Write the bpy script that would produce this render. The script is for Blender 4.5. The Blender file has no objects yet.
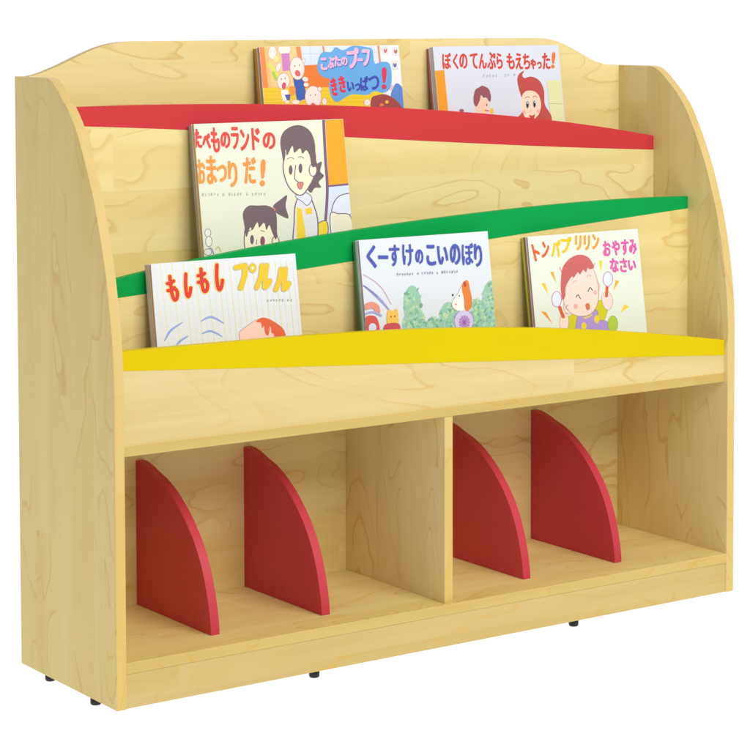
import bpy, bmesh, math, random
from mathutils import Matrix, Vector
random.seed(4)
scn = bpy.context.scene
COL = scn.collection

# ------------------------------------------------------------------ helpers
def lin(c):
    c = c / 255.0
    return c / 12.92 if c <= .04045 else ((c + .055) / 1.055) ** 2.4
def rgb(r, g, b): return (lin(r), lin(g), lin(b), 1)

MATS = {}
def plain(name, col, rough=.5, spec=.4, coat=0, bump=0, vary=.0):
    if name in MATS: return MATS[name]
    m = bpy.data.materials.new(name); m.use_nodes = True
    nt = m.node_tree; b = nt.nodes['Principled BSDF']
    b.inputs['Base Color'].default_value = col
    b.inputs['Roughness'].default_value = rough
    b.inputs['Specular IOR Level'].default_value = spec
    b.inputs['Coat Weight'].default_value = coat
    b.inputs['Coat Roughness'].default_value = .2
    tc = nt.nodes.new('ShaderNodeTexCoord')
    if vary:
        n = nt.nodes.new('ShaderNodeTexNoise'); n.inputs['Scale'].default_value = 9; n.inputs['Detail'].default_value = 4
        nt.links.new(tc.outputs['Object'], n.inputs['Vector'])
        hs = nt.nodes.new('ShaderNodeHueSaturation'); hs.inputs['Color'].default_value = col
        mr = nt.nodes.new('ShaderNodeMapRange'); mr.inputs['From Min'].default_value = .3; mr.inputs['From Max'].default_value = .7
        mr.inputs['To Min'].default_value = 1 - vary; mr.inputs['To Max'].default_value = 1 + vary
        nt.links.new(n.outputs['Fac'], mr.inputs['Value']); nt.links.new(mr.outputs['Result'], hs.inputs['Value'])
        nt.links.new(hs.outputs['Color'], b.inputs['Base Color'])
    if bump:
        n = nt.nodes.new('ShaderNodeTexNoise'); n.inputs['Scale'].default_value = 900; n.inputs['Detail'].default_value = 2
        nt.links.new(tc.outputs['Object'], n.inputs['Vector'])
        bp = nt.nodes.new('ShaderNodeBump'); bp.inputs['Strength'].default_value = bump; bp.inputs['Distance'].default_value = .0004
        nt.links.new(n.outputs['Fac'], bp.inputs['Height']); nt.links.new(bp.outputs['Normal'], b.inputs['Normal'])
    MATS[name] = m
    return m

def maple(name, axis, seed, stave=.095, stave_dir=2, base=(226, 204, 132), pale=(235, 217, 150), line=(212, 180, 96), amber=(208, 166, 78)):
    """pale maple laminate: cathedral figure, fine fibres and glued staves; axis = grain direction"""
    m = bpy.data.materials.new(name); m.use_nodes = True
    nt = m.node_tree; N = nt.nodes; L = nt.links; b = N['Principled BSDF']
    b.inputs['Roughness'].default_value = .42; b.inputs['Specular IOR Level'].default_value = .28
    tc = N.new('ShaderNodeTexCoord')
    def mapping(sc, loc, vec=None):
        mp = N.new('ShaderNodeMapping'); mp.inputs['Scale'].default_value = sc; mp.inputs['Location'].default_value = loc
        L.new(vec or tc.outputs['Object'], mp.inputs['Vector']); return mp.outputs['Vector']
    def noise(vec, scale, detail=2, dist=0, rough=.5):
        n = N.new('ShaderNodeTexNoise'); n.inputs['Scale'].default_value = scale; n.inputs['Detail'].default_value = detail
        n.inputs['Distortion'].default_value = dist; n.inputs['Roughness'].default_value = rough
        L.new(vec, n.inputs['Vector']); return n.outputs['Fac']
    def mth(op, a, bb=None, c=None):
        n = N.new('ShaderNodeMath'); n.operation = op
        for i, v in enumerate((a, bb, c)):
            if v is None: continue
            if isinstance(v, (int, float)): n.inputs[i].default_value = v
            else: L.new(v, n.inputs[i])
        return n.outputs[0]
    def mr(v, a, bb, c=0, d=1):
        n = N.new('ShaderNodeMapRange'); n.inputs['From Min'].default_value = a; n.inputs['From Max'].default_value = bb
        n.inputs['To Min'].default_value = c; n.inputs['To Max'].default_value = d; n.clamp = True
        L.new(v, n.inputs['Value']); return n.outputs['Result']
    def mix(f, a, bb):
        n = N.new('ShaderNodeMix'); n.data_type = 'RGBA'
        L.new(f, n.inputs[0])
        for i, v in ((6, a), (7, bb)):
            if isinstance(v, tuple): n.inputs[i].default_value = v
            else: L.new(v, n.inputs[i])
        return n.outputs[2]
    # glued staves: each has its own shift of the figure and its own tone
    sep = N.new('ShaderNodeSeparateXYZ'); L.new(tc.outputs['Object'], sep.inputs[0])
    across = sep.outputs[stave_dir]; along = sep.outputs[axis]
    si = mth('FLOOR', mth('DIVIDE', mth('ADD', across, seed * .37 + 5), stave))
    li = mth('FLOOR', mth('DIVIDE', mth('ADD', along, mth('ADD', mth('MULTIPLY', si, .217), seed * .31)), 1.05))
    cmb = N.new('ShaderNodeCombineXYZ'); L.new(si, cmb.inputs[0]); L.new(li, cmb.inputs[1]); cmb.inputs[2].default_value = seed
    wn = N.new('ShaderNodeTexWhiteNoise'); L.new(cmb.outputs[0], wn.inputs['Vector'])
    va = N.new('ShaderNodeVectorMath'); va.operation = 'MULTIPLY_ADD'
    L.new(wn.outputs['Color'], va.inputs[0]); va.inputs[1].default_value = (7, 7, 7); L.new(tc.outputs['Object'], va.inputs[2])
    P = va.outputs[0]
    g = [1.0, 1.0, 1.0]; g[axis] = .34
    fig = noise(mapping(tuple(7.4 * v for v in g), (seed, seed * 2.1, 3.3), P), 1.0, 1.6, .9, .42)
    wob = noise(mapping(tuple(30.0 if i != axis else 17.0 for i in range(3)), (0, 0, 0), P), 1.0, 2)
    h = mth('ADD', mth('MULTIPLY', fig, 8), mth('MULTIPLY', wob, .5))
    fr = mth('FRACT', h)
    ln = mth('MULTIPLY', mr(fr, .86, .96), mr(fr, 1.0, .972))
    patch = mr(noise(mapping((3.1, 3.1, 3.1), (9, seed, 2), P), 1.0, 2), .40, .54)
    ln = mth('MULTIPLY', ln, patch)
    fg = [170.0, 170.0, 170.0]; fg[axis] = 4.0
    fib = noise(mapping(tuple(fg), (1, seed, 5), P), 1.0, 3, 0, .6)
    bg = [16.0, 16.0, 16.0]; bg[axis] = 1.1
    band = noise(mapping(tuple(bg), (4, seed, 5), P), 1.0, 3, .2, .55)
    c = mix(mr(band, .36, .66), rgb(*base), rgb(*pale))
    c = mix(mth('MULTIPLY', mth('MULTIPLY', mr(fr, .1, .96), mr(fr, 1.0, .96)), .10), c, rgb(*line))
    c = mix(mth('MULTIPLY', ln, .5), c, rgb(*amber))
    kn = mr(noise(mapping(tuple((9.0 if i != axis else 3.2) for i in range(3)), (seed * 3, 1, 8), P), 1.0, 2, .8), .68, .80)
    c = mix(mth('MULTIPLY', kn, .4), c, rgb(*amber))
    hs = N.new('ShaderNodeHueSaturation'); L.new(c, hs.inputs['Color'])
    tone = mth('ADD', mr(wn.outputs['Value'], 0, 1, .975, 1.02), mr(fib, .25, .75, -.026, .026))
    L.new(tone, hs.inputs['Value'])
    sat = mr(wn.outputs['Value'], 0, 1, 1.06, .95); L.new(sat, hs.inputs['Saturation'])
    L.new(hs.outputs['Color'], b.inputs['Base Color'])
    bp = N.new('ShaderNodeBump'); bp.inputs['Strength'].default_value = .12; bp.inputs['Distance'].default_value = .0003
    L.new(fib, bp.inputs['Height']); L.new(bp.outputs['Normal'], b.inputs['Normal'])
    L.new(mr(fib, .2, .8, .36, .5), b.inputs['Roughness'])
    return m

def link(name, bm, mats, parent=None, offset=(0, 0, 0), bevel=0):
    bmesh.ops.recalc_face_normals(bm, faces=bm.faces)
    for v in bm.verts: v.co -= Vector(offset)
    me = bpy.data.meshes.new(name); bm.to_mesh(me); bm.free()
    for m in (mats if isinstance(mats, (list, tuple)) else [mats]): me.materials.append(m)
    o = bpy.data.objects.new(name, me); COL.objects.link(o)
    if parent is not None: o.parent = parent
    if bevel:
        md = o.modifiers.new('edge', 'BEVEL'); md.width = bevel; md.segments = 3; md.limit_method = 'ANGLE'; md.angle_limit = math.radians(40)
        md.harden_normals = False; md.material = -1
    return o

def empty(name, loc, label, cat, group=None, rot=(0, 0, 0)):
    o = bpy.data.objects.new(name, None); o.empty_display_size = .05; COL.objects.link(o)
    o.location = loc; o.rotation_euler = rot
    o['label'] = label; o['category'] = cat
    if group: o['group'] = group
    return o

def box(bm, x0, x1, y0, y1, z0, z1, mi=0, edge_mi=None, edge_axis=None):
    vs = [bm.verts.new((x, y, z)) for x in (x0, x1) for y in (y0, y1) for z in (z0, z1)]
    F = [((0, 1, 3, 2), 0), ((4, 6, 7, 5), 0), ((0, 4, 5, 1), 1), ((2, 3, 7, 6), 1), ((0, 2, 6, 4), 2), ((1, 5, 7, 3), 2)]
    for idx, ax in F:
        f = bm.faces.new([vs[i] for i in idx]); f.material_index = edge_mi if (edge_mi is not None and ax == edge_axis) else mi
    return bm

def prism(bm, pts, axis, a, b, mi=0, edge_mi=None):
    """outline pts extruded along axis from a to b (axis 0: pts are y,z; axis 1: pts are x,z)"""
    def mk(p, t): return (t, p[0], p[1]) if axis == 0 else (p[0], t, p[1])
    A = [bm.verts.new(mk(p, a)) for p in pts]; B = [bm.verts.new(mk(p, b)) for p in pts]
    bm.faces.new(A).material_index = mi; bm.faces.new(B[::-1]).material_index = mi
    n = len(pts)
    for i in range(n):
        f = bm.faces.new([A[i], A[(i + 1) % n], B[(i + 1) % n], B[i]])
        f.material_index = mi if edge_mi is None else edge_mi
    return bm

def crom(pts, k=6):
    """smooth open curve through pts"""
    out = []
    n = len(pts)
    for i in range(n - 1):
        p0 = pts[max(i - 1, 0)]; p1 = pts[i]; p2 = pts[i + 1]; p3 = pts[min(i + 2, n - 1)]
        for j in range(k):
            t = j / k
            out.append(tuple(.5 * ((2 * p1[d]) + (-p0[d] + p2[d]) * t + (2 * p0[d] - 5 * p1[d] + 4 * p2[d] - p3[d]) * t * t + (-p0[d] + 3 * p1[d] - 3 * p2[d] + p3[d]) * t ** 3) for d in (0, 1)))
    out.append(tuple(pts[-1]))
    return out

# ------------------------------------------------------------------ materials
M_side = maple('maple_side', 2, 1.3, stave=.062, stave_dir=1, base=(226, 202, 122), pale=(233, 211, 138), line=(214, 182, 96))
M_side2 = maple('maple_inner', 2, 6.1, stave=.062, stave_dir=1, base=(226, 208, 142), pale=(233, 217, 156))
M_back = maple('maple_back', 0, 2.7, base=(229, 209, 140), pale=(237, 221, 158))  # base paled to make up for weaker light on the back
M_tier = maple('maple_tier', 0, 4.4)
M_front = maple('maple_front', 0, 8.2, stave=.4, base=(214, 193, 130), pale=(224, 206, 148))  # base darkened to offset extra light from the glowing floor
M_shelf = maple('maple_shelf', 0, 5.5, stave_dir=1)
M_kick = maple('maple_kick', 0, 9.1, stave=.3, base=(198, 172, 104), pale=(206, 183, 118))  # kick tone lowered against the glow rising from the floor
M_part = maple('maple_partition', 2, 3.2, stave=.07, stave_dir=1, base=(229, 216, 158), pale=(235, 224, 170))
M_edge = maple('maple_edge_band', 2, 7.7, stave=3, stave_dir=1, base=(215, 184, 106), pale=(221, 192, 118), line=(208, 170, 88))
M_edgex = maple('maple_edge_band_long', 0, 7.1, stave=3, stave_dir=1, base=(204, 177, 106), pale=(212, 187, 118), line=(198, 166, 88))  # darker than the upright edges to counter light from the floor
M_red = plain('red_laminate', rgb(197, 60, 72), .42, .28, 0, .15, .02)
M_redband = plain('red_strip_laminate', rgb(205, 60, 64), .45, .12, 0, .1, .012)
M_green = plain('green_strip_laminate', rgb(2, 158, 74), .45, .12, 0, .1, .012)
M_yellow = plain('yellow_strip_laminate', rgb(219, 194, 0), .45, .12, 0, .1, .012)
M_foot = plain('black_rubber', rgb(32, 30, 34), .45, .4, 0, .2, .1)
M_white = plain('white_acrylic', rgb(245, 245, 245), .5)

# ------------------------------------------------------------------ bookshelf
W, T, D, H = 1.2, .0159, .3082, .903
ZS, ZB, YB = .0669, .3645, .2897
BASE = (.6, .154, -.0155)
shelf = empty('bookshelf', BASE, 'low pale maple bookshelf with coloured wavy lips and rounded sides', 'bookshelf')
def add(name, bm, mats, bevel=.0007, label=None):
    o = link(name, bm, mats, shelf, BASE, bevel)
    if label: o['label'] = label
    return o

prof = crom([(.2075, .903), (.192, .9005), (.176, .892), (.157, .8775), (.134, .858), (.1127, .8345), (.096, .808), (.0775, .7745), (.058, .7335), (.042, .690), (.028, .6465), (.0165, .598), (.0078, .549), (.0022, .501), (.0, .455)], 5)
outline = [(D, 0), (D, H), (.225, H)] + prof + [(0, .25), (0, 0)]
for x0, m in ((0, M_side), (W - T, M_side2)):
    bm = bmesh.new(); prism(bm, outline, 0, x0, x0 + T, 0, 1)
    add('side_panel', bm, [m, M_edge], .0009)

hump = crom([(T, .9035), (.024, .9046), (.0435, .9104), (.0706, .9204), (.098, .9322), (.1256, .943), (.1478, .9494), (.1701, .953), (.1954, .9543), (.2237, .9543)], 5)
hump += [(.4, .9543), (.7, .9541), (.96, .953)] + crom([(.99, .953), (1.012, .9522), (1.0365, .9483), (1.0656, .9384), (1.095, .9255), (1.1172, .9152), (1.1395, .9075), (1.1582, .9042), (1.172, .9035), (W - T, .9035)], 5)
bm = bmesh.new(); prism(bm, [(T, .012)] + hump + [(W - T, .012)], 1, YB, YB + .0165, 0, 1)
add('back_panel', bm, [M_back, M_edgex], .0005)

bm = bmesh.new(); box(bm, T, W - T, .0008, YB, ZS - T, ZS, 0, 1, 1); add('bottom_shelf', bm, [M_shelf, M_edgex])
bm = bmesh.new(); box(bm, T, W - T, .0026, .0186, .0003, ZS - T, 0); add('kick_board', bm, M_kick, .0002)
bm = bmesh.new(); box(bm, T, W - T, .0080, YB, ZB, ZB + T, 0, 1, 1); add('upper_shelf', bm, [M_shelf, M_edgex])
bm = bmesh.new(); box(bm, .5891, .6050, .0098, YB, ZS, ZB, 0, 1, 1); add('partition', bm, [M_part, M_edge])

def pv(c, x):
    r = 0
    for k in c: r = r * x + k
    return r
XS = [T + (W - 2 * T) * i / 48 for i in range(49)]
bands = [
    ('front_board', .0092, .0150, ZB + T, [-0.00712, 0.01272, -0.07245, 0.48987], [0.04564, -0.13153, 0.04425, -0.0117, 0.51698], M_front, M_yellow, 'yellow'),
    ('tier_panel', .1040, .0120, ZB + T, [-0.00769, 0.01342, 0.06239, 0.5767], [-0.05614, 0.15107, -0.20764, 0.19469, 0.59763], M_tier, M_green, 'green'),
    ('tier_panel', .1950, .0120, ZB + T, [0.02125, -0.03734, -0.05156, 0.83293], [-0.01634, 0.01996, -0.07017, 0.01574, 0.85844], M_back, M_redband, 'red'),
]
for nm, y, th, z0, lo, hi, mw, mc, cn in bands:
    low = [(x, pv(lo, x)) for x in XS]; top = [(x, pv(hi, x)) for x in XS]
    bm = bmesh.new(); prism(bm, [(T, z0)] + low + [(W - T, z0)], 1, y, y + th); o = add(nm, bm, mw, 0)
    if nm == 'tier_panel': o['label'] = 'plain maple board below the %s strip' % cn
    bm = bmesh.new(); prism(bm, low + top[::-1], 1, y, y + th)
    add('wavy_strip', bm, mc, .0005, '%s wavy strip topping a tier of the bookshelf' % cn)
FL = {1: ZB + T, 2: .575, 3: .690}
bm = bmesh.new(); box(bm, T, W - T, .1162, .1948, FL[2] - .012, FL[2]); add('slot_floor', bm, M_shelf, 0)
bm = bmesh.new(); box(bm, T, W - T, .2072, YB - .0002, FL[3] - .012, FL[3]); add('slot_floor', bm, M_shelf, 0)

# quarter-round red dividers
def divider(x):
    y1, z0 = YB - .0004, ZS + .0002
    pts = [(y1, z0), (y1, .2962)] + crom([(.276, .2957), (.2565, .2912), (.2366, .2845), (.2132, .2775), (.1905, .2675), (.1704, .2557), (.1395, .2325), (.1075, .199), (.0842, .1613), (.069, .1198), (.0613, .085), (.0596, z0)], 5)
    bm = bmesh.new(); prism(bm, pts, 0, x, x + .0152)
    add('divider', bm, M_red, .0007)
for x in (.1915, .3900, .7860, .9830): divider(x)

# stubby black feet
def foot(x, y):
    bm = bmesh.new(); n = 28
    prof_f = [(.0, 0), (.0066, 0), (.0078, .0012), (.0082, .003), (.0082, .0157), (0, .0157)]
    rings = []
    for r, z in prof_f[1:5]:
        rings.append([bm.verts.new((x + r * math.cos(2 * math.pi * i / n), y + r * math.sin(2 * math.pi * i / n), z - .0155)) for i in range(n)])
    for a, b in zip(rings, rings[1:]):
        for i in range(n):
            f = bm.faces.new([a[i], a[(i + 1) % n], b[(i + 1) % n], b[i]]); f.smooth = True
    bm.faces.new(rings[0][::-1]); bm.faces.new(rings[-1])
    add('foot', bm, M_foot, 0)
for x, y in ((.0185, .2465), (.0165, .0960), (.3545, .0275), (.8665, .0275), (W - .0185, .2465), (W - .0165, .0960)): foot(x, y)

# ------------------------------------------------------------------ printed covers
GL = {}
def glyph(ch, off):
    key = (ch, off)
    if key in GL: return GL[key]
    c = bpy.data.curves.new('glyph', 'FONT'); c.body = ch; c.offset = off; c.resolution_u = 4
    o = bpy.data.objects.new('glyph', c); COL.objects.link(o)
    bpy.context.view_layer.update()
    ev = o.evaluated_get(bpy.context.evaluated_depsgraph_get()); me = ev.to_mesh()
    vs = [(v.co.x, v.co.y) for v in me.vertices]; fs = [tuple(p.vertices) for p in me.polygons]
    ev.to_mesh_clear(); bpy.data.objects.remove(o); bpy.data.curves.remove(c)
    x0 = min(v[0] for v in vs); x1 = max(v[0] for v in vs); y0 = min(v[1] for v in vs); y1 = max(v[1] for v in vs)
    vs = [((x - x0) / (x1 - x0 or 1) - .5, .5 - (y - y0) / (y1 - y0 or 1)) for x, y in vs]
    GL[key] = (vs, fs)
    return GL[key]

class Cover:
    """flat print on a cover; figures are drawn in a sheet grid and turned into metres on the cover by Hm"""
    def __init__(s, Hm, ox, oy, k, w, h):
        s.H = Hm; s.ox, s.oy, s.k, s.w, s.h = ox, oy, k, w, h
        s.pic = bmesh.new(); s.txt = bmesh.new(); s.mats = {'pic': [], 'txt': []}; s.z = 0.0
    def uv(s, x, y):
        X = s.ox + x / s.k; Y = s.oy + y / s.k; H_ = s.H
        d = H_[6] * X + H_[7] * Y + 1
        u = (H_[0] * X + H_[1] * Y + H_[2]) / d; v = (H_[3] * X + H_[4] * Y + H_[5]) / d
        return min(max(u, .0004), s.w - .0004), min(max(v, .0004), s.h - .0004)
    def mi(s, which, col):
        nm = 'ink_%d_%d_%d' % col
        m = plain(nm, rgb(*col), .38, .4, .15, 0, .03)
        if m not in s.mats[which]: s.mats[which].append(m)
        return s.mats[which].index(m)
    def face(s, pts, col, which='pic', dz=.0000012):
        s.z -= dz; y = s.z
        bm = s.pic if which == 'pic' else s.txt
        vs = []
        last = None
        for p in pts:
            u, v = s.uv(*p)
            if last and abs(u - last[0]) + abs(v - last[1]) < 1e-6: continue
            vs.append(bm.verts.new((u - s.w / 2, y, s.h - v))); last = (u, v)
        if len(vs) > 2: bm.faces.new(vs).material_index = s.mi(which, col)
    def poly(s, pts, col, smooth=False):
        if smooth:
            q = list(pts); q = q[-2:] + q + q[:2]; c = crom(q, 5); pts = c[10:-10 + 0][: 5 * len(pts)]
        s.face(pts, col)
    def ell(s, cx, cy, rx, ry, col, rot=0, ol=None, ow=3):
        if ol: s.ell(cx, cy, rx + ow, ry + ow, ol, rot)
        r = math.radians(rot)
        s.face([(cx + rx * math.cos(t) * math.cos(r) - ry * math.sin(t) * math.sin(r), cy + rx * math.cos(t) * math.sin(r) + ry * math.sin(t) * math.cos(r)) for t in [2 * math.pi * i / 28 for i in range(28)]], col)
    def blob(s, pts, col, ol=None, ow=3):
        q = [pts[-1]] + list(pts) + [pts[0], pts[1]]
        c = crom(q, 6)[6:6 + 6 * len(pts)]
        if ol:
            cx = sum(p[0] for p in c) / len(c); cy = sum(p[1] for p in c) / len(c)
            out = []
            n = len(c)
            ar = sum(c[i][0] * c[(i + 1) % n][1] - c[(i + 1) % n][0] * c[i][1] for i in range(n)); sg = 1 if ar > 0 else -1
            for i in range(n):
                dx = c[(i + 1) % n][0] - c[i - 1][0]; dy = c[(i + 1) % n][1] - c[i - 1][1]; L = math.hypot(dx, dy) or 1
                out.append((c[i][0] + sg * dy / L * ow, c[i][1] - sg * dx / L * ow))
            s.face(out, ol)
        s.face(c, col)
    def stroke(s, pts, wd, col, which='pic', smooth=True, taper=False):
        c = crom(pts, 5) if smooth and len(pts) > 2 else list(pts)
        n = len(c); Q = []
        for i in range(n):
            a = c[max(i - 1, 0)]; b = c[min(i + 1, n - 1)]
            dx, dy = b[0] - a[0], b[1] - a[1]; L = math.hypot(dx, dy) or 1
            w = wd / 2 * (1 if not taper else .3 + .7 * math.sin(math.pi * (i + .5) / n))
            Q.append((c[i], w, -dy / L * w, dx / L * w))
        step = 12 if wd > 5 else 7
        for i in range(n):
            (x, y), w, nx, ny = Q[i]
            if wd > 2.5 or i in (0, n - 1):
                s.face([(x + w * math.cos(2 * math.pi * k / step), y + w * math.sin(2 * math.pi * k / step)) for k in range(step)], col, which, 8e-7)
            if i < n - 1:
                (x2, y2), w2, mx, my = Q[i + 1]
                s.face([(x + nx, y + ny), (x2 + mx, y2 + my), (x2 - mx, y2 - my), (x - nx, y - ny)], col, which, 8e-7)
        s.z -= .000003
    def ch(s, c, x0, x1, y0, y1, col, rot=0, off=.03, shear=.06, which='txt', mod=True, grow=0):
        """one printed character, made bold with slightly shifted copies of its outline"""
        vs, fs = glyph(c, 0); r = math.radians(rot); mi = s.mi(which, col)
        cx, cy = (x0 + x1) / 2, (y0 + y1) / 2
        B = off * 62 + grow; s.z -= .0000035
        w, h = x1 - x0 - 2 * min(B, off * 62), y1 - y0 - 2 * min(B, off * 62)
        w = max(w, (x1 - x0) * .6); h = max(h, 1)
        bm = s.txt if which == 'txt' else s.pic
        sh = [(0, 0)] + [(B * q * math.cos(t), B * q * math.sin(t)) for q, n in ((1, 10), (.5, 5)) for t in [2 * math.pi * i / n + .2 for i in range(n)]]
        for dx, dy in sh:
            s.z -= .0000006; y = s.z
            V = []
            for a, b in vs:
                px, py = a * w + b * h * shear, b * h
                u, v = s.uv(cx + dx + px * math.cos(r) - py * math.sin(r), cy + dy + px * math.sin(r) + py * math.cos(r))
                V.append(bm.verts.new((u - s.w / 2, y, s.h - v)))
            for f in fs:
                try: bm.faces.new([V[i] for i in f]).material_index = mi
                except ValueError: pass
    def brush(s, t, x0, x1, y0, y1, col, wd, rot=0, halo=None, hw=4):
        """a fat rounded hand-drawn kana"""
        K = {'も': [[(.42, .0), (.40, .4), (.40, .72), (.55, .95), (.80, .92), (.95, .70), (.85, .55)], [(.08, .27), (.40, .27), (.74, .20)], [(.05, .55), (.38, .56), (.72, .47)]],
             'し': [[(.30, .0), (.22, .45), (.30, .85), (.55, 1.0), (.82, .85), (.95, .62)]],
             'フ': [[(.0, .12), (.35, .08), (.82, .03)], [(.82, .03), (.80, .35), (.64, .68), (.42, 1.0)]],
             'ル': [[(.30, .02), (.26, .5), (.0, 1.0)], [(.66, .0), (.62, .5), (.62, .96)], [(.62, .96), (.82, .88), (1.0, .66)]]}
        r = math.radians(rot); cx, cy, w, h = (x0 + x1) / 2, (y0 + y1) / 2, x1 - x0 - wd, y1 - y0 - wd
        def T(p):
            px, py = (p[0] - .5) * w, (p[1] - .5) * h
            return (cx + px * math.cos(r) - py * math.sin(r), cy + px * math.sin(r) + py * math.cos(r))
        for c_, ww in ([(halo, wd + hw * 2)] if halo else []) + [(col, wd)]:
            for st in K[t]: s.stroke([T(p) for p in st], ww, c_, 'txt')
    def ticks(s, x0, x1, y0, y1, col, n, hh, gaps=()):
        """a line of very small print, too small to read"""
        rnd = random.Random(int(x0 * 7 + y0))
        for i in range(n):
            if i in gaps: continue
            x = x0 + (x1 - x0) * (i + .5) / n; y = y0 + (y1 - y0) * (i + .5) / n; w = (x1 - x0) / n * .6
            for q in range(rnd.choice((3, 4, 4, 5))):
                if rnd.random() < .5:
                    yy = y + hh * rnd.uniform(-.5, .4); a = rnd.uniform(-w / 2, 0); s.face([(x + a, yy), (x + a + w * .55, yy - 1), (x + a + w * .55, yy + .9), (x + a, yy + 1.8)], col, 'txt', 1e-6)
                else:
                    xx = x + w * rnd.uniform(-.4, .4); a = rnd.uniform(-hh / 2, -hh * .1); s.face([(xx, y + a), (xx + 1.9, y + a), (xx + 1, y + a + hh * .6), (xx - 1, y + a + hh * .6)], col, 'txt', 1e-6)

LEAN = math.radians(8.3)
def book_pages(root, w, h, th, edge, cover_col, cb=.0007):
    """cover boards, and the block of sheets between them set back a little"""
    bm = bmesh.new(); box(bm, -w / 2, w / 2, 0, cb, 0, h)
    c = link('front_cover', bm, cover_col, root, bevel=.0002)
    bm = bmesh.new(); box(bm, -w / 2 + .0008, w / 2 - .0008, cb, th - cb, .0006, h - .0006)
    link('page_block', bm, edge, root)
    bm = bmesh.new(); box(bm, -w / 2, w / 2, th - cb, th, 0, h)
    link('back_cover', bm, cover_col, root, bevel=.0002)
    return c

def paper_edge(name, col):
    m = bpy.data.materials.new(name); m.use_nodes = True; nt = m.node_tree; b = nt.nodes['Principled BSDF']
    b.inputs['Roughness'].default_value = .8
    tc = nt.nodes.new('ShaderNodeTexCoord'); mp = nt.nodes.new('ShaderNodeMapping'); mp.inputs['Scale'].default_value = (3, 1500, 3)
    n = nt.nodes.new('ShaderNodeTexNoise'); n.inputs['Scale'].default_value = 1; n.inputs['Detail'].default_value = 1
    r = nt.nodes.new('ShaderNodeMix'); r.data_type = 'RGBA'
    r.inputs[6].default_value = rgb(*[int(v * 1.0) for v in col]); r.inputs[7].default_value = rgb(*[min(255, int(v * 1.3)) for v in col])
    L = nt.links; L.new(tc.outputs['Object'], mp.inputs['Vector']); L.new(mp.outputs['Vector'], n.inputs['Vector']); L.new(n.outputs['Fac'], r.inputs[0]); L.new(r.outputs[2], b.inputs['Base Color'])
    return m

def make_stack(P, w, tier, front_col, th0, edge0, rear, label, rear_labels, Hm, ox, oy, k, draw):
    """a front book with its printed cover and the thinner books leaning behind it"""
    total = th0 + sum(r[0] for r in rear)
    a = LEAN
    hz = (P[2] - FL[tier] - total * math.sin(a) - .0006) / math.cos(a)
    bx = P[0] + w / 2; by = P[1] - hz * math.sin(a); bz = P[2] - hz * math.cos(a)
    root = empty('picture_book', (bx, by, bz), label, 'book', 'picture books leaning in the tiers', (-a, 0, 0))
    key = 'cover_%d_%d_%d' % front_col
    book_pages(root, w, hz, th0, paper_edge('sheets_%d_%d_%d' % edge0, edge0), plain(key, rgb(*[int(v * .96) for v in front_col]), .38, .4, .15, 0, .012))
    cv = Cover(Hm, ox, oy, k, w, hz); draw(cv)
    if cv.pic.verts: link('cover_picture', cv.pic, [plain_m for plain_m in cv.mats['pic']], root)
    else: cv.pic.free()
    if cv.txt.verts: link('cover_lettering', cv.txt, cv.mats['txt'], root)
    dep = th0 + .0002
    for i, ((th, col, dw, dh), lb) in enumerate(zip(rear, rear_labels)):
        ly = by + dep * math.cos(a); lz = bz - dep * math.sin(a)
        r = empty('picture_book', (bx - dw / 2 * 0 + .0002 * i, ly, lz), lb, 'book', 'picture books leaning in the tiers', (-a, 0, 0))
        book_pages(r, w - dw, hz - dh, th - .0002, paper_edge('sheets_%d_%d_%d' % col, col), plain('board_%d_%d_%d' % col, rgb(*col), .5, .3, 0, 0, .03))
        dep += th

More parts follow.
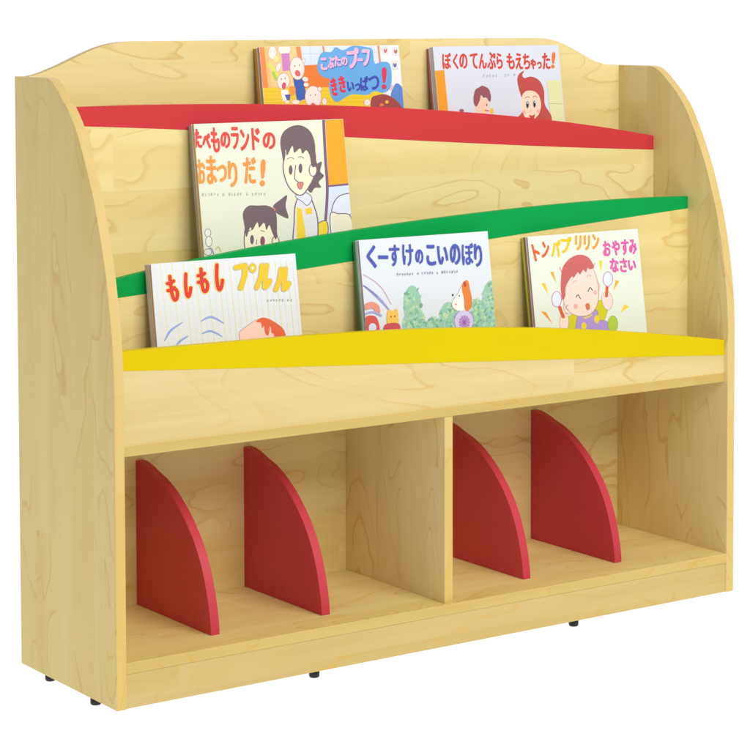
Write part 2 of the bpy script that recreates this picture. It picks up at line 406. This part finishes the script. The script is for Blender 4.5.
# flips: link() recalculates normals; flat prints are two sided so this is harmless
def draw1(c):
    SK = (250, 232, 222); OLN = (196, 150, 130)
    def f(x, y): return (x, y)
    c.poly([(75, 68), (670, 60), (690, 500), (100, 520)], (240, 205, 20))
    c.poly([(78, 70), (235, 68), (252, 238), (95, 242)], (244, 190, 120))
    c.poly([(78, 70), (100, 69), (118, 240), (94, 242)], (238, 140, 60))
    c.poly([(115, 69), (240, 67), (250, 130), (262, 236), (130, 238)], (246, 205, 140))
    c.poly([(232, 66), (252, 66), (262, 145), (244, 146)], (236, 140, 70))
    c.poly([(252, 66), (580, 61), (590, 140), (262, 148)], (218, 228, 244))
    for x in (290, 335, 470, 545): c.stroke([(x, 64), (x + 8, 145)], 2, (190, 205, 215), smooth=False)
    c.stroke([(256, 100), (585, 94)], 2, (190, 205, 215), smooth=False)
    c.stroke([(346, 64), (352, 110)], 8, (232, 140, 90), smooth=False)
    c.stroke([(575, 62), (584, 140)], 8, (232, 140, 90), smooth=False)
    c.poly([(258, 148), (560, 130), (575, 232), (266, 242)], (236, 122, 30))
    c.poly([(583, 61), (660, 60), (684, 330), (600, 330)], (240, 242, 246))
    for k in range(4): c.stroke([(100, 256 + k * 16), (560, 250 + k * 16)], 1.5, (222, 180, 20), smooth=False)
    # little pigs running
    c.ell(135, 95, 17, 27, SK, 0, OLN, 2); c.ell(185, 80, 26, 24, SK, 0, OLN, 2)
    c.poly([(172, 98), (205, 96), (212, 168), (178, 172)], (206, 130, 196))
    c.stroke([(122, 145), (145, 170), (160, 200)], 14, (226, 226, 90)); c.stroke([(138, 178), (150, 205)], 12, (180, 205, 60))
    c.ell(150, 120, 10, 14, (250, 225, 150)); c.ell(160, 155, 9, 20, SK, 20, OLN, 1.5)
    c.poly([(220, 195), (262, 190), (278, 285), (238, 300)], (52, 88, 178)); c.ell(272, 205, 12, 9, SK, 20, OLN, 1.5); c.ell(276, 228, 10, 8, SK, 0, OLN, 1.5)
    c.ell(238, 160, 29, 46, SK, -5, OLN, 2.5); c.ell(265, 128, 6, 8, SK, 20, OLN, 2)
    c.ell(240, 181, 11, 14, (222, 96, 104), -25); c.ell(228, 150, 2, 3, (90, 60, 60)); c.ell(247, 147, 2, 3, (90, 60, 60))
    c.poly([(170, 250), (200, 250), (205, 292), (178, 296)], (244, 244, 246)); c.poly([(186, 270), (210, 268), (208, 292), (196, 294)], (80, 86, 170))
    c.blob([(205, 240), (228, 236), (230, 262), (212, 275)], (238, 150, 50))
    c.ell(180, 213, 25, 33, SK, 8, OLN, 2); c.ell(183, 232, 9, 14, (214, 76, 112), 8); c.ell(172, 205, 2, 3, (90, 60, 60)); c.ell(188, 202, 2, 3, (90, 60, 60))
    c.ell(232, 300, 16, 9, SK, 0, OLN, 1.5); c.ell(196, 300, 9, 7, SK, 0, OLN, 1.5)
    c.ell(305, 280, 33, 46, SK, -4, OLN, 2); c.ell(332, 246, 8, 8, SK, 0, OLN, 2); c.ell(304, 312, 9, 8, (226, 80, 90)); c.ell(294, 272, 2, 3, (90, 60, 60)); c.ell(314, 270, 2, 3, (90, 60, 60))
    c.ell(352, 298, 9, 14, SK, 0, OLN, 1.5); c.ell(530, 302, 13, 13, SK, 0, OLN, 2)
    # wolf in the corner
    c.blob([(638, 240), (655, 222), (680, 248), (688, 320), (650, 330), (628, 280)], (88, 136, 210))
    c.blob([(548, 285), (570, 272), (605, 268), (640, 284), (668, 312), (668, 335), (556, 330)], (158, 66, 62))
    c.ell(612, 300, 7, 7, (240, 190, 40)); c.ell(590, 312, 9, 6, (226, 120, 50)); c.ell(630, 240, 8, 13, (240, 190, 200), 15)
    # title cloud
    c.blob([(328, 118), (345, 92), (378, 92), (398, 72), (430, 84), (470, 66), (520, 70), (550, 80), (556, 110), (562, 140), (590, 132), (622, 140), (632, 190), (626, 240), (600, 262), (560, 255), (530, 270), (470, 268), (440, 280), (405, 300), (382, 282), (370, 235), (372, 205), (345, 195), (322, 165)], (98, 168, 226))
    PK = (246, 182, 214); BL = (52, 70, 176); RD = (222, 44, 72); SH = (70, 110, 190)
    for t, x0, x1, y0, y1, r, of in (('こ', 335, 363, 115, 168, 0, .05), ('ぶ', 364, 392, 112, 160, 0, .03), ('た', 390, 420, 106, 152, -4, .03), ('の', 420, 448, 112, 148, 0, .03), ('プ', 446, 498, 74, 160, -4, .06), ('ー', 488, 512, 118, 130, 0, .04), ('フ', 508, 542, 80, 150, 0, .06)):
        c.ch(t, x0 + 3, x1 + 3, y0 + 4, y1 + 4, SH, r, of + .01); c.ch(t, x0, x1, y0, y1, PK, r, of)
    c.ch('き', 378, 405, 198, 275, RD, -6, .05); c.ch('き', 411, 440, 190, 262, RD, -6, .05)
    for t, x0, x1, y0, y1 in (('い', 446, 476, 215, 256), ('っ', 478, 502, 222, 254), ('ぱ', 500, 535, 192, 255), ('つ', 535, 580, 190, 250)):
        c.ch(t, x0, x1, y0, y1, BL, 0, .035)
    c.ch('!', 590, 611, 155, 247, RD, 4, .05)
    for x, y, q in ((605, 85, (210, 110, 120)), (648, 88, (190, 110, 100)), (645, 145, (90, 110, 180))):
        c.poly([(x - 14, y - 18), (x + 12, y - 19), (x + 15, y + 19), (x - 12, y + 20)], (226, 226, 226)); c.ell(x, y, 7, 11, q); c.ell(x, y - 8, 4, 5, (240, 215, 200))

def draw2(c):
    R = (216, 62, 46)
    c.poly([(99, 170), (143, 167), (160, 345), (112, 345)], (240, 156, 22))
    c.poly([(570, 212), (627, 208), (645, 400), (590, 400)], (226, 228, 172))
    c.stroke([(578, 306), (636, 308)], 1.6, (150, 160, 130), smooth=False)
    c.stroke([(570, 212), (590, 400)], 1.5, (180, 186, 150), smooth=False)
    # boy
    c.ell(300, 320, 30, 44, (248, 206, 176)); c.blob([(264, 285), (272, 250), (290, 238), (302, 232), (328, 246), (338, 280), (332, 300), (318, 282), (306, 282), (296, 272), (290, 296), (278, 318), (268, 312)], (150, 84, 92))
    c.ell(284, 327, 9, 10, (248, 206, 176)); c.ell(320, 312, 2.2, 5, (60, 40, 40)); c.stroke([(314, 335), (328, 338)], 5, (210, 80, 80), smooth=False); c.ell(340, 338, 8, 12, (246, 200, 40))
    c.ell(215, 336, 10, 7, (160, 90, 100))
    # girl
    H_ = (192, 76, 68)
    c.blob([(448, 372), (468, 340), (466, 290), (452, 240), (447, 205), (456, 182), (476, 170), (468, 188), (478, 200), (505, 194), (538, 210), (558, 250), (562, 310), (588, 356), (584, 385), (520, 390)], H_)
    c.blob([(466, 278), (482, 256), (512, 254), (536, 272), (546, 310), (538, 348), (516, 372), (492, 374), (472, 350), (464, 315)], (252, 218, 190))
    c.ell(488, 310, 8, 19, (250, 246, 240), 0, (150, 90, 80), 1.2); c.ell(520, 306, 8, 19, (250, 246, 240), 0, (150, 90, 80), 1.2)
    c.ell(489, 311, 5.5, 15, (44, 32, 38)); c.ell(519, 308, 5.5, 15, (44, 32, 38)); c.ell(490, 304, 2, 4, (240, 240, 240)); c.ell(520, 301, 2, 4, (240, 240, 240))
    c.stroke([(480, 284), (490, 278), (498, 281)], 2.5, (160, 70, 60)); c.stroke([(512, 279), (522, 276), (530, 280)], 2.5, (160, 70, 60))
    c.ell(476, 342, 7, 7, (248, 180, 160)); c.ell(534, 338, 7, 7, (248, 180, 160))
    c.blob([(496, 354), (508, 357), (520, 352), (516, 368), (504, 372)], (214, 62, 54)); c.stroke([(505, 330), (502, 340)], 2, (210, 140, 116), smooth=False)
    T_ = (('ぼ', 134, 172, 95, 164), ('く', 178, 201, 98, 164), ('の', 205, 240, 98, 162), ('て', 250, 283, 96, 162), ('ん', 285, 320, 98, 162), ('ぷ', 320, 358, 92, 164), ('ら', 360, 386, 96, 162), ('も', 402, 436, 96, 164), ('え', 438, 470, 96, 164), ('ち', 470, 500, 98, 164), ('ゃ', 501, 525, 120, 164), ('っ', 529, 549, 132, 162), ('た', 551, 584, 94, 164))
    for t, a, b, y0, y1 in T_: c.ch(t, a, b, y0, y1, R, 0, .032)
    c.ch('!', 589, 605, 92, 160, (236, 120, 40), 8, .04)
    c.ticks(302, 440, 192, 188, (170, 168, 172), 11, 13, (5, 6, 9))

def draw3(c):
    R = (222, 64, 54); O = (238, 150, 58); HR = (112, 92, 98); LN = (122, 92, 126); CR = (244, 238, 206)
    c.poly([(605, 42), (680, 38), (704, 308), (620, 318)], (246, 166, 20))
    c.poly([(614, 322), (706, 312), (722, 520), (620, 540)], (214, 224, 240))
    c.blob([(640, 430), (642, 390), (665, 360), (700, 350), (712, 356), (716, 430)], (226, 232, 244), LN, 4)
    c.blob([(628, 436), (660, 434), (706, 440), (718, 500), (700, 540), (640, 540)], (238, 230, 206), LN, 4)
    c.stroke([(598, 42), (606, 200), (614, 330), (606, 470)], 12, LN)
    c.stroke([(612, 318), (706, 309)], 8, LN, smooth=False)
    c.blob([(566, 490), (590, 466), (612, 470), (612, 520), (575, 530)], (242, 212, 50), LN, 4)
    # mother
    c.blob([(500, 360), (530, 350), (556, 400), (572, 470), (560, 560), (480, 560), (478, 470), (482, 400)], (226, 224, 226), LN, 5)
    c.poly([(486, 404), (506, 412), (522, 500), (524, 545), (486, 550)], (242, 206, 40))
    c.blob([(482, 360), (510, 345), (536, 352), (548, 372), (530, 396), (510, 380)], (222, 228, 240), LN, 3); c.poly([(520, 412), (548, 404), (552, 432), (526, 436)], (242, 206, 40))
    c.blob([(545, 250), (590, 215), (584, 255), (600, 275), (578, 300), (588, 322), (562, 325), (545, 345), (530, 320)], HR)
    c.blob([(430, 140), (440, 180), (432, 240), (448, 305), (480, 345), (510, 350), (540, 310), (556, 270), (560, 180), (520, 120), (460, 115)], CR, LN, 5)
    c.ell(554, 250, 14, 24, CR, 0, LN, 4)
    c.blob([(424, 180), (418, 130), (432, 90), (470, 66), (510, 66), (545, 92), (562, 140), (564, 200), (572, 230), (550, 236), (540, 190), (526, 168), (510, 182), (500, 160), (476, 178), (468, 150), (446, 190), (440, 165), (432, 215)], HR)
    c.ell(461, 250, 8, 20, HR); c.ell(502, 243, 8, 20, HR); c.stroke([(482, 230), (478, 285), (494, 300)], 4, LN); c.stroke([(446, 205), (462, 198), (474, 204)], 3, LN); c.stroke([(492, 198), (506, 194), (516, 202)], 3, LN)
    c.blob([(490, 306), (512, 302), (506, 326), (496, 326)], (226, 130, 110), LN, 2.5)
    # daughter
    c.blob([(388, 400), (420, 372), (446, 356), (440, 400), (452, 450), (420, 440), (398, 425)], HR); c.ell(390, 420, 8, 14, (226, 130, 120))
    c.blob([(276, 470), (290, 440), (380, 440), (398, 500), (400, 590), (280, 590)], CR, LN, 4); c.ell(398, 550, 13, 22, CR, 0, LN, 4)
    c.blob([(268, 480), (262, 430), (284, 400), (320, 398), (370, 400), (400, 430), (404, 500), (400, 540), (384, 510), (372, 480), (360, 500), (350, 470), (330, 490), (322, 468), (302, 500), (292, 490), (276, 530)], HR)
    c.ell(300, 540, 8, 20, HR); c.ell(344, 546, 10, 20, (140, 80, 96)); c.stroke([(320, 540), (318, 560)], 3, LN, smooth=False)
    c.stroke([(286, 505), (302, 498)], 3, LN, smooth=False); c.stroke([(336, 502), (352, 506)], 3, LN, smooth=False)
    # little figure in the corner
    G = (150, 140, 150)
    c.ell(116, 512, 11, 15, (236, 236, 220), 0, G, 3); c.ell(120, 548, 12, 20, (236, 236, 220), 0, G, 3); c.stroke([(106, 590), (128, 575), (140, 600)], 4, (150, 110, 160)); c.stroke([(150, 580), (160, 570), (170, 590)], 4, (200, 180, 80)); c.ell(116, 592, 14, 12, (228, 228, 216), 0, G, 3)
    for t, a, b, y0, y1 in (('た', 58, 92, 78, 160), ('べ', 92, 128, 96, 162), ('も', 128, 166, 72, 178), ('の', 168, 210, 90, 160), ('ラ', 212, 246, 70, 164), ('ン', 250, 290, 80, 170), ('ド', 298, 334, 74, 168), ('の', 344, 398, 92, 164)): c.ch(t, a, b, y0, y1, R, 0, .05)
    for t, a, b, y0, y1 in (('お', 70, 106, 205, 308), ('ま', 110, 152, 190, 310), ('つ', 152, 196, 228, 300), ('り', 200, 240, 212, 322), ('だ', 264, 318, 196, 308)): c.ch(t, a, b, y0, y1, O, 0, .05)
    c.ch('!', 334, 356, 205, 318, O, 6, .06)
    c.ticks(88, 358, 353, 350, (176, 176, 166), 22, 15, (6, 8, 14, 16))

def draw4(c):
    for i in range(26):
        x = 62 + i * 25.4
        s = [(x, 95), (x + 42, 490)]
        c.stroke(s, 4.5 if i % 2 else 3.2, (234, 224, 166) if i % 2 else (238, 226, 178), smooth=False)
    B = (150, 172, 226)
    c.stroke([(108, 445), (135, 400), (186, 364)], 10, B, taper=True); c.stroke([(158, 468), (178, 445), (212, 424)], 10, B, taper=True)
    c.stroke([(268, 358), (315, 340), (370, 368)], 10, B, taper=True); c.stroke([(272, 414), (312, 402), (362, 426)], 9, B, taper=True)
    c.blob([(440, 440), (440, 408), (470, 382), (520, 352), (570, 360), (600, 400), (606, 520), (440, 520)], (246, 208, 190), (170, 120, 110), 2)
    c.blob([(512, 362), (530, 345), (560, 345), (600, 366), (634, 396), (646, 440), (640, 500), (604, 500), (590, 420), (580, 410), (574, 380), (566, 420), (552, 412), (546, 380), (538, 390), (532, 366)], (226, 100, 58))
    R = (222, 50, 40); Y = (238, 196, 20)
    for t, a, b, y0, y1, r in (('も', 112, 172, 152, 278, -8), ('し', 186, 232, 142, 258, -2), ('も', 246, 306, 120, 240, -5), ('し', 322, 372, 102, 228, -2)):
        c.brush(t, a, b, y0, y1, R, 16, r, (246, 216, 96), 3.5)
    HG = (206, 190, 130)
    c.brush('フ', 412, 482, 100, 222, Y, 20, 0, HG, 2.5)
    c.ell(496, 124, 15, 20, Y, 0, HG, 2.5); c.ell(496, 124, 5, 8, (236, 238, 236))
    c.brush('ル', 508, 582, 102, 222, Y, 18, 4, HG, 2.5); c.brush('ル', 592, 666, 118, 230, Y, 18, 4, HG, 2.5)
    c.ticks(556, 672, 268, 264, (176, 170, 176), 9, 13, (6,))

def draw5(c):
    G = [(156, 202, 176), (136, 190, 158), (176, 214, 184), (116, 174, 146), (194, 220, 176), (150, 200, 192), (166, 208, 168)]
    rnd = random.Random(3)
    def tree(x, y, rx, ry):
        c.ell(x, y, rx, ry, G[0])
        for i in range(60):
            a = rnd.uniform(0, 6.28); q = rnd.uniform(.05, 1.02) ** .7
            c.ell(x + rx * q * math.cos(a), y + ry * q * math.sin(a), rnd.uniform(3, 9), rnd.uniform(4, 12), G[rnd.randrange(len(G))], rnd.uniform(-40, 40))
    c.blob([(262, 470), (330, 450), (400, 442), (480, 420), (560, 410), (640, 400), (706, 392), (712, 540), (260, 540)], (198, 222, 230))
    tree(315, 375, 42, 92); tree(345, 450, 30, 52); tree(292, 465, 24, 46); tree(485, 430, 40, 70); tree(418, 465, 30, 30); tree(618, 410, 30, 66); tree(685, 350, 42, 90); tree(672, 440, 48, 60); tree(600, 470, 40, 36)
    tree(455, 480, 30, 30); tree(385, 480, 26, 26); tree(520, 478, 30, 34); tree(650, 400, 24, 50)
    P = (120, 120, 190)
    c.stroke([(84, 232), (130, 258), (175, 300), (215, 370)], 2.5, (226, 170, 180)); c.stroke([(86, 284), (130, 318), (170, 356), (208, 400)], 11, (160, 160, 214), taper=True); c.stroke([(86, 284), (120, 308), (150, 336)], 5, P)
    c.blob([(90, 372), (125, 360), (156, 376), (164, 410), (150, 420), (130, 392), (92, 398)], (232, 150, 136)); c.stroke([(90, 418), (130, 408), (168, 424)], 10, (166, 172, 214))
    c.blob([(94, 436), (125, 424), (150, 440), (158, 500), (96, 505)], (214, 84, 76)); c.ell(128, 482, 18, 22, (214, 224, 240))
    c.blob([(196, 410), (208, 396), (222, 404), (240, 392), (248, 420), (246, 466), (200, 468)], (244, 196, 84)); c.blob([(188, 466), (250, 462), (252, 510), (184, 510)], (206, 76, 84)); c.ell(214, 430, 3, 4, (90, 60, 40)); c.ell(232, 428, 3, 4, (90, 60, 40))
    c.ell(556, 450, 44, 50, (214, 204, 236), 0, (150, 130, 190), 3); c.ell(558, 456, 26, 32, (196, 160, 214)); 
    for i in range(6):
        a = i * math.pi / 6; c.stroke([(558 - 26 * math.cos(a), 456 - 32 * math.sin(a)), (558 + 26 * math.cos(a), 456 + 32 * math.sin(a))], 3, (150, 96, 176), smooth=False)
    c.blob([(500, 372), (512, 345), (530, 320), (545, 290), (560, 300), (572, 340), (572, 390), (545, 402), (515, 396)], (246, 244, 240), (196, 190, 190), 2)
    c.blob([(545, 296), (556, 266), (575, 262), (584, 300), (594, 350), (590, 385), (572, 404), (558, 392), (556, 350)], (230, 132, 56)); c.ell(560, 278, 7, 14, (196, 80, 50), -10)
    c.ell(504, 328, 4, 5, (70, 60, 60)); c.ell(534, 332, 3, 4, (60, 50, 50)); c.ell(518, 372, 5, 4, (220, 140, 140))
    B = (74, 88, 180)
    for t, a, b, y0, y1, of in (('く', 100, 146, 94, 202, .055), ('ー', 154, 202, 142, 160, .05), ('す', 206, 256, 92, 194, .04), ('け', 268, 320, 90, 192, .035), ('の', 328, 366, 114, 182, .04), ('こ', 380, 424, 92, 190, .055), ('い', 432, 482, 98, 186, .05), ('の', 490, 540, 88, 186, .05), ('ぼ', 546, 602, 84, 188, .03), ('り', 604, 642, 88, 196, .045)):
        c.ch(t, a, b, y0, y1, B, 0, of)
    c.ticks(238, 345, 232, 228, (130, 130, 150), 9, 13, (7,)); c.ticks(355, 530, 226, 218, (130, 130, 150), 15, 14, (5, 7))

def draw6(c):
    SK = (252, 222, 208); LN = (176, 120, 110); HR = (206, 104, 100)
    for pts, col in ((((200, 262), (216, 256), (232, 318)), (238, 170, 40)), (((156, 318), (176, 314), (194, 378)), (240, 204, 40)), (((154, 456), (180, 460), (212, 520)), (238, 160, 40)), (((444, 200), (462, 206), (454, 262)), (244, 214, 40)), (((528, 300), (546, 306), (516, 356)), (240, 176, 50)), (((552, 464), (572, 420), (594, 434)), (244, 214, 40))):
        c.poly(list(pts), col)
    c.blob([(296, 484), (340, 478), (350, 580), (292, 580)], (212, 206, 20), (150, 140, 60), 2)
    c.blob([(428, 440), (450, 402), (486, 430), (478, 482), (455, 512), (440, 500)], (212, 206, 20), (150, 140, 60), 2)
    c.blob([(338, 484), (380, 480), (430, 450), (446, 500), (486, 512), (490, 600), (344, 600)], (178, 150, 214), (130, 100, 160), 2)
    c.ell(514, 520, 24, 40, (176, 206, 60), 0, (120, 150, 60), 2); c.ell(434, 496, 13, 20, (238, 214, 40)); c.ell(370, 530, 13, 18, (238, 214, 40)); c.stroke([(372, 490), (392, 484), (408, 474)], 7, (238, 214, 40))
    c.blob([(250, 500), (262, 470), (288, 474), (292, 520), (280, 552), (252, 540)], SK, LN, 2)
    c.blob([(464, 372), (486, 358), (506, 378), (512, 412), (498, 446), (474, 440), (460, 402)], SK, LN, 2)
    c.stroke([(247, 435), (266, 484)], 17, (222, 96, 60), smooth=False); c.ell(233, 396, 22, 37, (230, 236, 246), 0, (196, 140, 190), 4)
    c.stroke([(486, 326), (482, 380)], 15, (222, 96, 60), smooth=False); c.ell(489, 295, 22, 34, (230, 236, 246), 0, (196, 140, 190), 4)
    c.ell(288, 436, 20, 32, SK, -10, LN, 2); c.ell(430, 335, 16, 30, SK, 0, LN, 2)
    c.blob([(262, 330), (270, 410), (300, 460), (350, 480), (400, 470), (432, 430), (442, 370), (434, 300), (410, 240), (350, 215), (290, 250)], SK, LN, 2.5)
    c.blob([(254, 300), (262, 240), (290, 200), (330, 176), (370, 176), (400, 196), (420, 236), (398, 246), (388, 240), (380, 262), (366, 250), (350, 272), (338, 262), (318, 290), (310, 282), (290, 310), (278, 340), (276, 380), (262, 400), (254, 350)], HR)
    c.stroke([(330, 386), (340, 374), (352, 394)], 4.5, (110, 70, 70)); c.stroke([(390, 358), (400, 338), (412, 352)], 4.5, (110, 70, 70))
    c.ell(328, 432, 11, 13, (248, 176, 176)); c.ell(426, 362, 8, 12, (248, 176, 176)); c.blob([(378, 424), (394, 418), (398, 440), (386, 450)], (220, 120, 60), LN, 1.5)
    c.stroke([(312, 318), (322, 306), (334, 306)], 3, (220, 150, 140)); c.stroke([(384, 286), (394, 274), (404, 282)], 3, (220, 150, 140)); c.stroke([(288, 424), (280, 440), (290, 448)], 3, LN)
    c.stroke([(258, 262), (248, 236)], 3, HR, smooth=False); c.stroke([(416, 232), (424, 216)], 3, HR, smooth=False)
    for t, a, b, y0, y1, col, r in (('ト', 114, 148, 118, 206, (232, 96, 44), -10), ('ン', 158, 196, 108, 190, (232, 96, 44), 4), ('パ', 206, 252, 100, 186, (240, 200, 30), 4), ('プ', 252, 308, 82, 168, (238, 200, 30), 2), ('リ', 324, 358, 76, 152, (238, 172, 40), 4), ('リ', 368, 400, 76, 152, (238, 160, 40), 4), ('ン', 410, 446, 70, 148, (238, 160, 40), 2)): c.ch(t, a, b, y0, y1, col, r, .055)
    PK = (226, 92, 168)
    for t, a, b, y0, y1 in (('お', 464, 504, 104, 182), ('や', 508, 550, 100, 178), ('す', 554, 594, 96, 176), ('み', 594, 634, 96, 172), ('な', 498, 544, 190, 262), ('さ', 548, 586, 190, 262), ('い', 590, 630, 200, 252)): c.ch(t, a, b, y0, y1, PK, 0, .045)

HM = {
 1: [0.0017519353, -0.00014372516, -0.44737529, 1.8339175e-05, 0.0015047036, -0.075173645, -0.00026895768, 4.4871921e-05],
 2: [0.0018445712, -0.00015915846, -0.79091362, 1.9217392e-05, 0.0015047776, -0.078439924, -0.00026895768, 4.4871921e-05],
 3: [0.0016747612, -0.00013445674, -0.30772862, 4.9535443e-05, 0.0014628909, -0.19099349, -0.00026895768, 4.4871921e-05],
 4: [0.0016170882, -0.00012769235, -0.20998441, 0.00010357336, 0.0014248736, -0.39177514, -0.00026895768, 4.4871921e-05],
 5: [0.0017158111, -0.00014425559, -0.58082568, 9.9827815e-05, 0.0014245581, -0.37784464, -0.00026895768, 4.4871921e-05],
 6: [0.0018068209, -0.00015934568, -0.9153809, 0.00010361352, 0.001424877, -0.39192452, -0.00026895768, 4.4871921e-05]}
make_stack((.4118, .27, .944), .2733, 3, (246, 240, 232), .009, (150, 138, 158), [(.0105, (176, 136, 60), .001, .0006)],
    'picture book with running pigs on its colourful cover', ['ochre edged book right behind the book with the running pigs'], HM[1], 240, 30, 4.16667, draw1)
make_stack((.7555, .27, .9408), .272, 3, (228, 232, 242), .0125, (176, 176, 192), [(.007, (172, 112, 88), .001, .0015)],
    'white picture book with red title, orange bar and red haired girl', ['thin brown edged book behind the white book with the red haired girl'], HM[2], 410, 30, 4.16667, draw2)
make_stack((.2347, .175, .829), .2749, 2, (238, 240, 218), .0085, (176, 158, 130), [(.0105, (150, 146, 142), .001, .0012)],
    'cream picture book with dark haired mother and pigtailed girl on its cover', ['grey edged book behind the cream book with mother and girl'], HM[3], 180, 110, 4.16667, draw3)
make_stack((.1074, .084, .6301), .2523, 1, (236, 241, 248), .0075, (196, 150, 146), [(.0115, (186, 180, 190), .0, .0)],
    'striped picture book with red and yellow title and blue arcs', ['grey edged book behind the yellow striped picture book'], HM[4], 140, 240, 4.41176, draw4)
make_stack((.4772, .084, .6438), .253, 1, (234, 240, 247), .0065, (150, 150, 178), [(.0055, (178, 190, 190), .0006, .0006), (.0068, (86, 140, 96), .001, .0012)],
    'white picture book with large blue title and watercolour trees', ['pale grey edged book sandwiched behind the blue titled tree book', 'green edged book at the very back of the blue titled tree stack'], HM[5], 345, 225, 4.6875, draw5)
make_stack((.8128, .084, .6299), .2388, 1, (240, 246, 230), .0065, (178, 150, 170), [(.0058, (150, 112, 92), .0006, .0004), (.0065, (176, 184, 70), .001, .0008)],
    'cream picture book with laughing baby shaking two rattles', ['brown edged book in the middle of the laughing baby stack', 'lime edged book at the back of the laughing baby stack'], HM[6], 510, 220, 5.0, draw6)

# ------------------------------------------------------------------ white ground under the shelf, emission added to wash out shadows
mt = bpy.data.materials.new('glowing_white_ground'); mt.use_nodes = True
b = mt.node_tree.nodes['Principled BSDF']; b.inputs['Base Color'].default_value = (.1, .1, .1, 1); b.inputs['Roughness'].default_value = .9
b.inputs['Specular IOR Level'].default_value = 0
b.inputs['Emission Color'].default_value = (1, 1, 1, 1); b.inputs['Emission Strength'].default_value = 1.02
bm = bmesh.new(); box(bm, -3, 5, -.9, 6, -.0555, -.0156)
fl = link('floor', bm, mt); fl['kind'] = 'structure'; fl['label'] = 'seamless white ground with added glow'

# ------------------------------------------------------------------ light
w = bpy.data.worlds.new('World'); scn.world = w; w.use_nodes = True
nt = w.node_tree; bg = nt.nodes['Background']
tc = nt.nodes.new('ShaderNodeTexCoord'); dp = nt.nodes.new('ShaderNodeVectorMath'); dp.operation = 'DOT_PRODUCT'
nt.links.new(tc.outputs['Generated'], dp.inputs[0]); dp.inputs[1].default_value = (.45, .89, 0)
mr = nt.nodes.new('ShaderNodeMapRange'); mr.inputs['From Min'].default_value = .2; mr.inputs['From Max'].default_value = .65
mr.inputs['To Min'].default_value = .46; mr.inputs['To Max'].default_value = 1.03
nt.links.new(dp.outputs['Value'], mr.inputs['Value'])
nt.links.new(mr.outputs['Result'], bg.inputs['Strength']); bg.inputs['Color'].default_value = (1, 1, 1, 1)

def softbox(name, loc, target, sx, sy, power):
    l = bpy.data.lights.new(name, 'AREA'); l.shape = 'RECTANGLE'; l.size = sx; l.size_y = sy; l.energy = power; l.color = (1, .985, .96)
    o = bpy.data.objects.new(name, l); COL.objects.link(o); o.location = loc
    o.rotation_euler = (Vector(target) - Vector(loc)).to_track_quat('-Z', 'Y').to_euler()
    return o
softbox('softbox_key', (.75, -2.3, 2.2), (.6, .1, .7), 2.1, 1.5, 70)

# ------------------------------------------------------------------ camera
cam = bpy.data.cameras.new('camera'); co = bpy.data.objects.new('camera', cam); COL.objects.link(co); scn.camera = co
R_ = (0.8145565554803096, -0.5800825162641786, -0.00137559029957812)
U_ = (0.03648623076300963, 0.04886730392539153, 0.9981386384524807)
F_ = (0.5789355515847698, 0.8130905613347645, -0.06097020731107844)
mw = Matrix(((R_[0], U_[0], -F_[0], -1.5760973), (R_[1], U_[1], -F_[1], -2.9432689), (R_[2], U_[2], -F_[2], 1.0038094), (0, 0, 0, 1)))
co.matrix_world = mw
cam.sensor_width = 36; cam.lens = 2350.4034567854837 / 750 * 36
cam.shift_x = -(411.83596248608 - 375) / 750; cam.shift_y = (152.76375504021777 - 375) / 750
cam.clip_start = .05; cam.clip_end = 100
scn.view_settings.view_transform = 'Standard'; scn.view_settings.look = 'None'; scn.view_settings.exposure = 0; scn.view_settings.gamma = 1
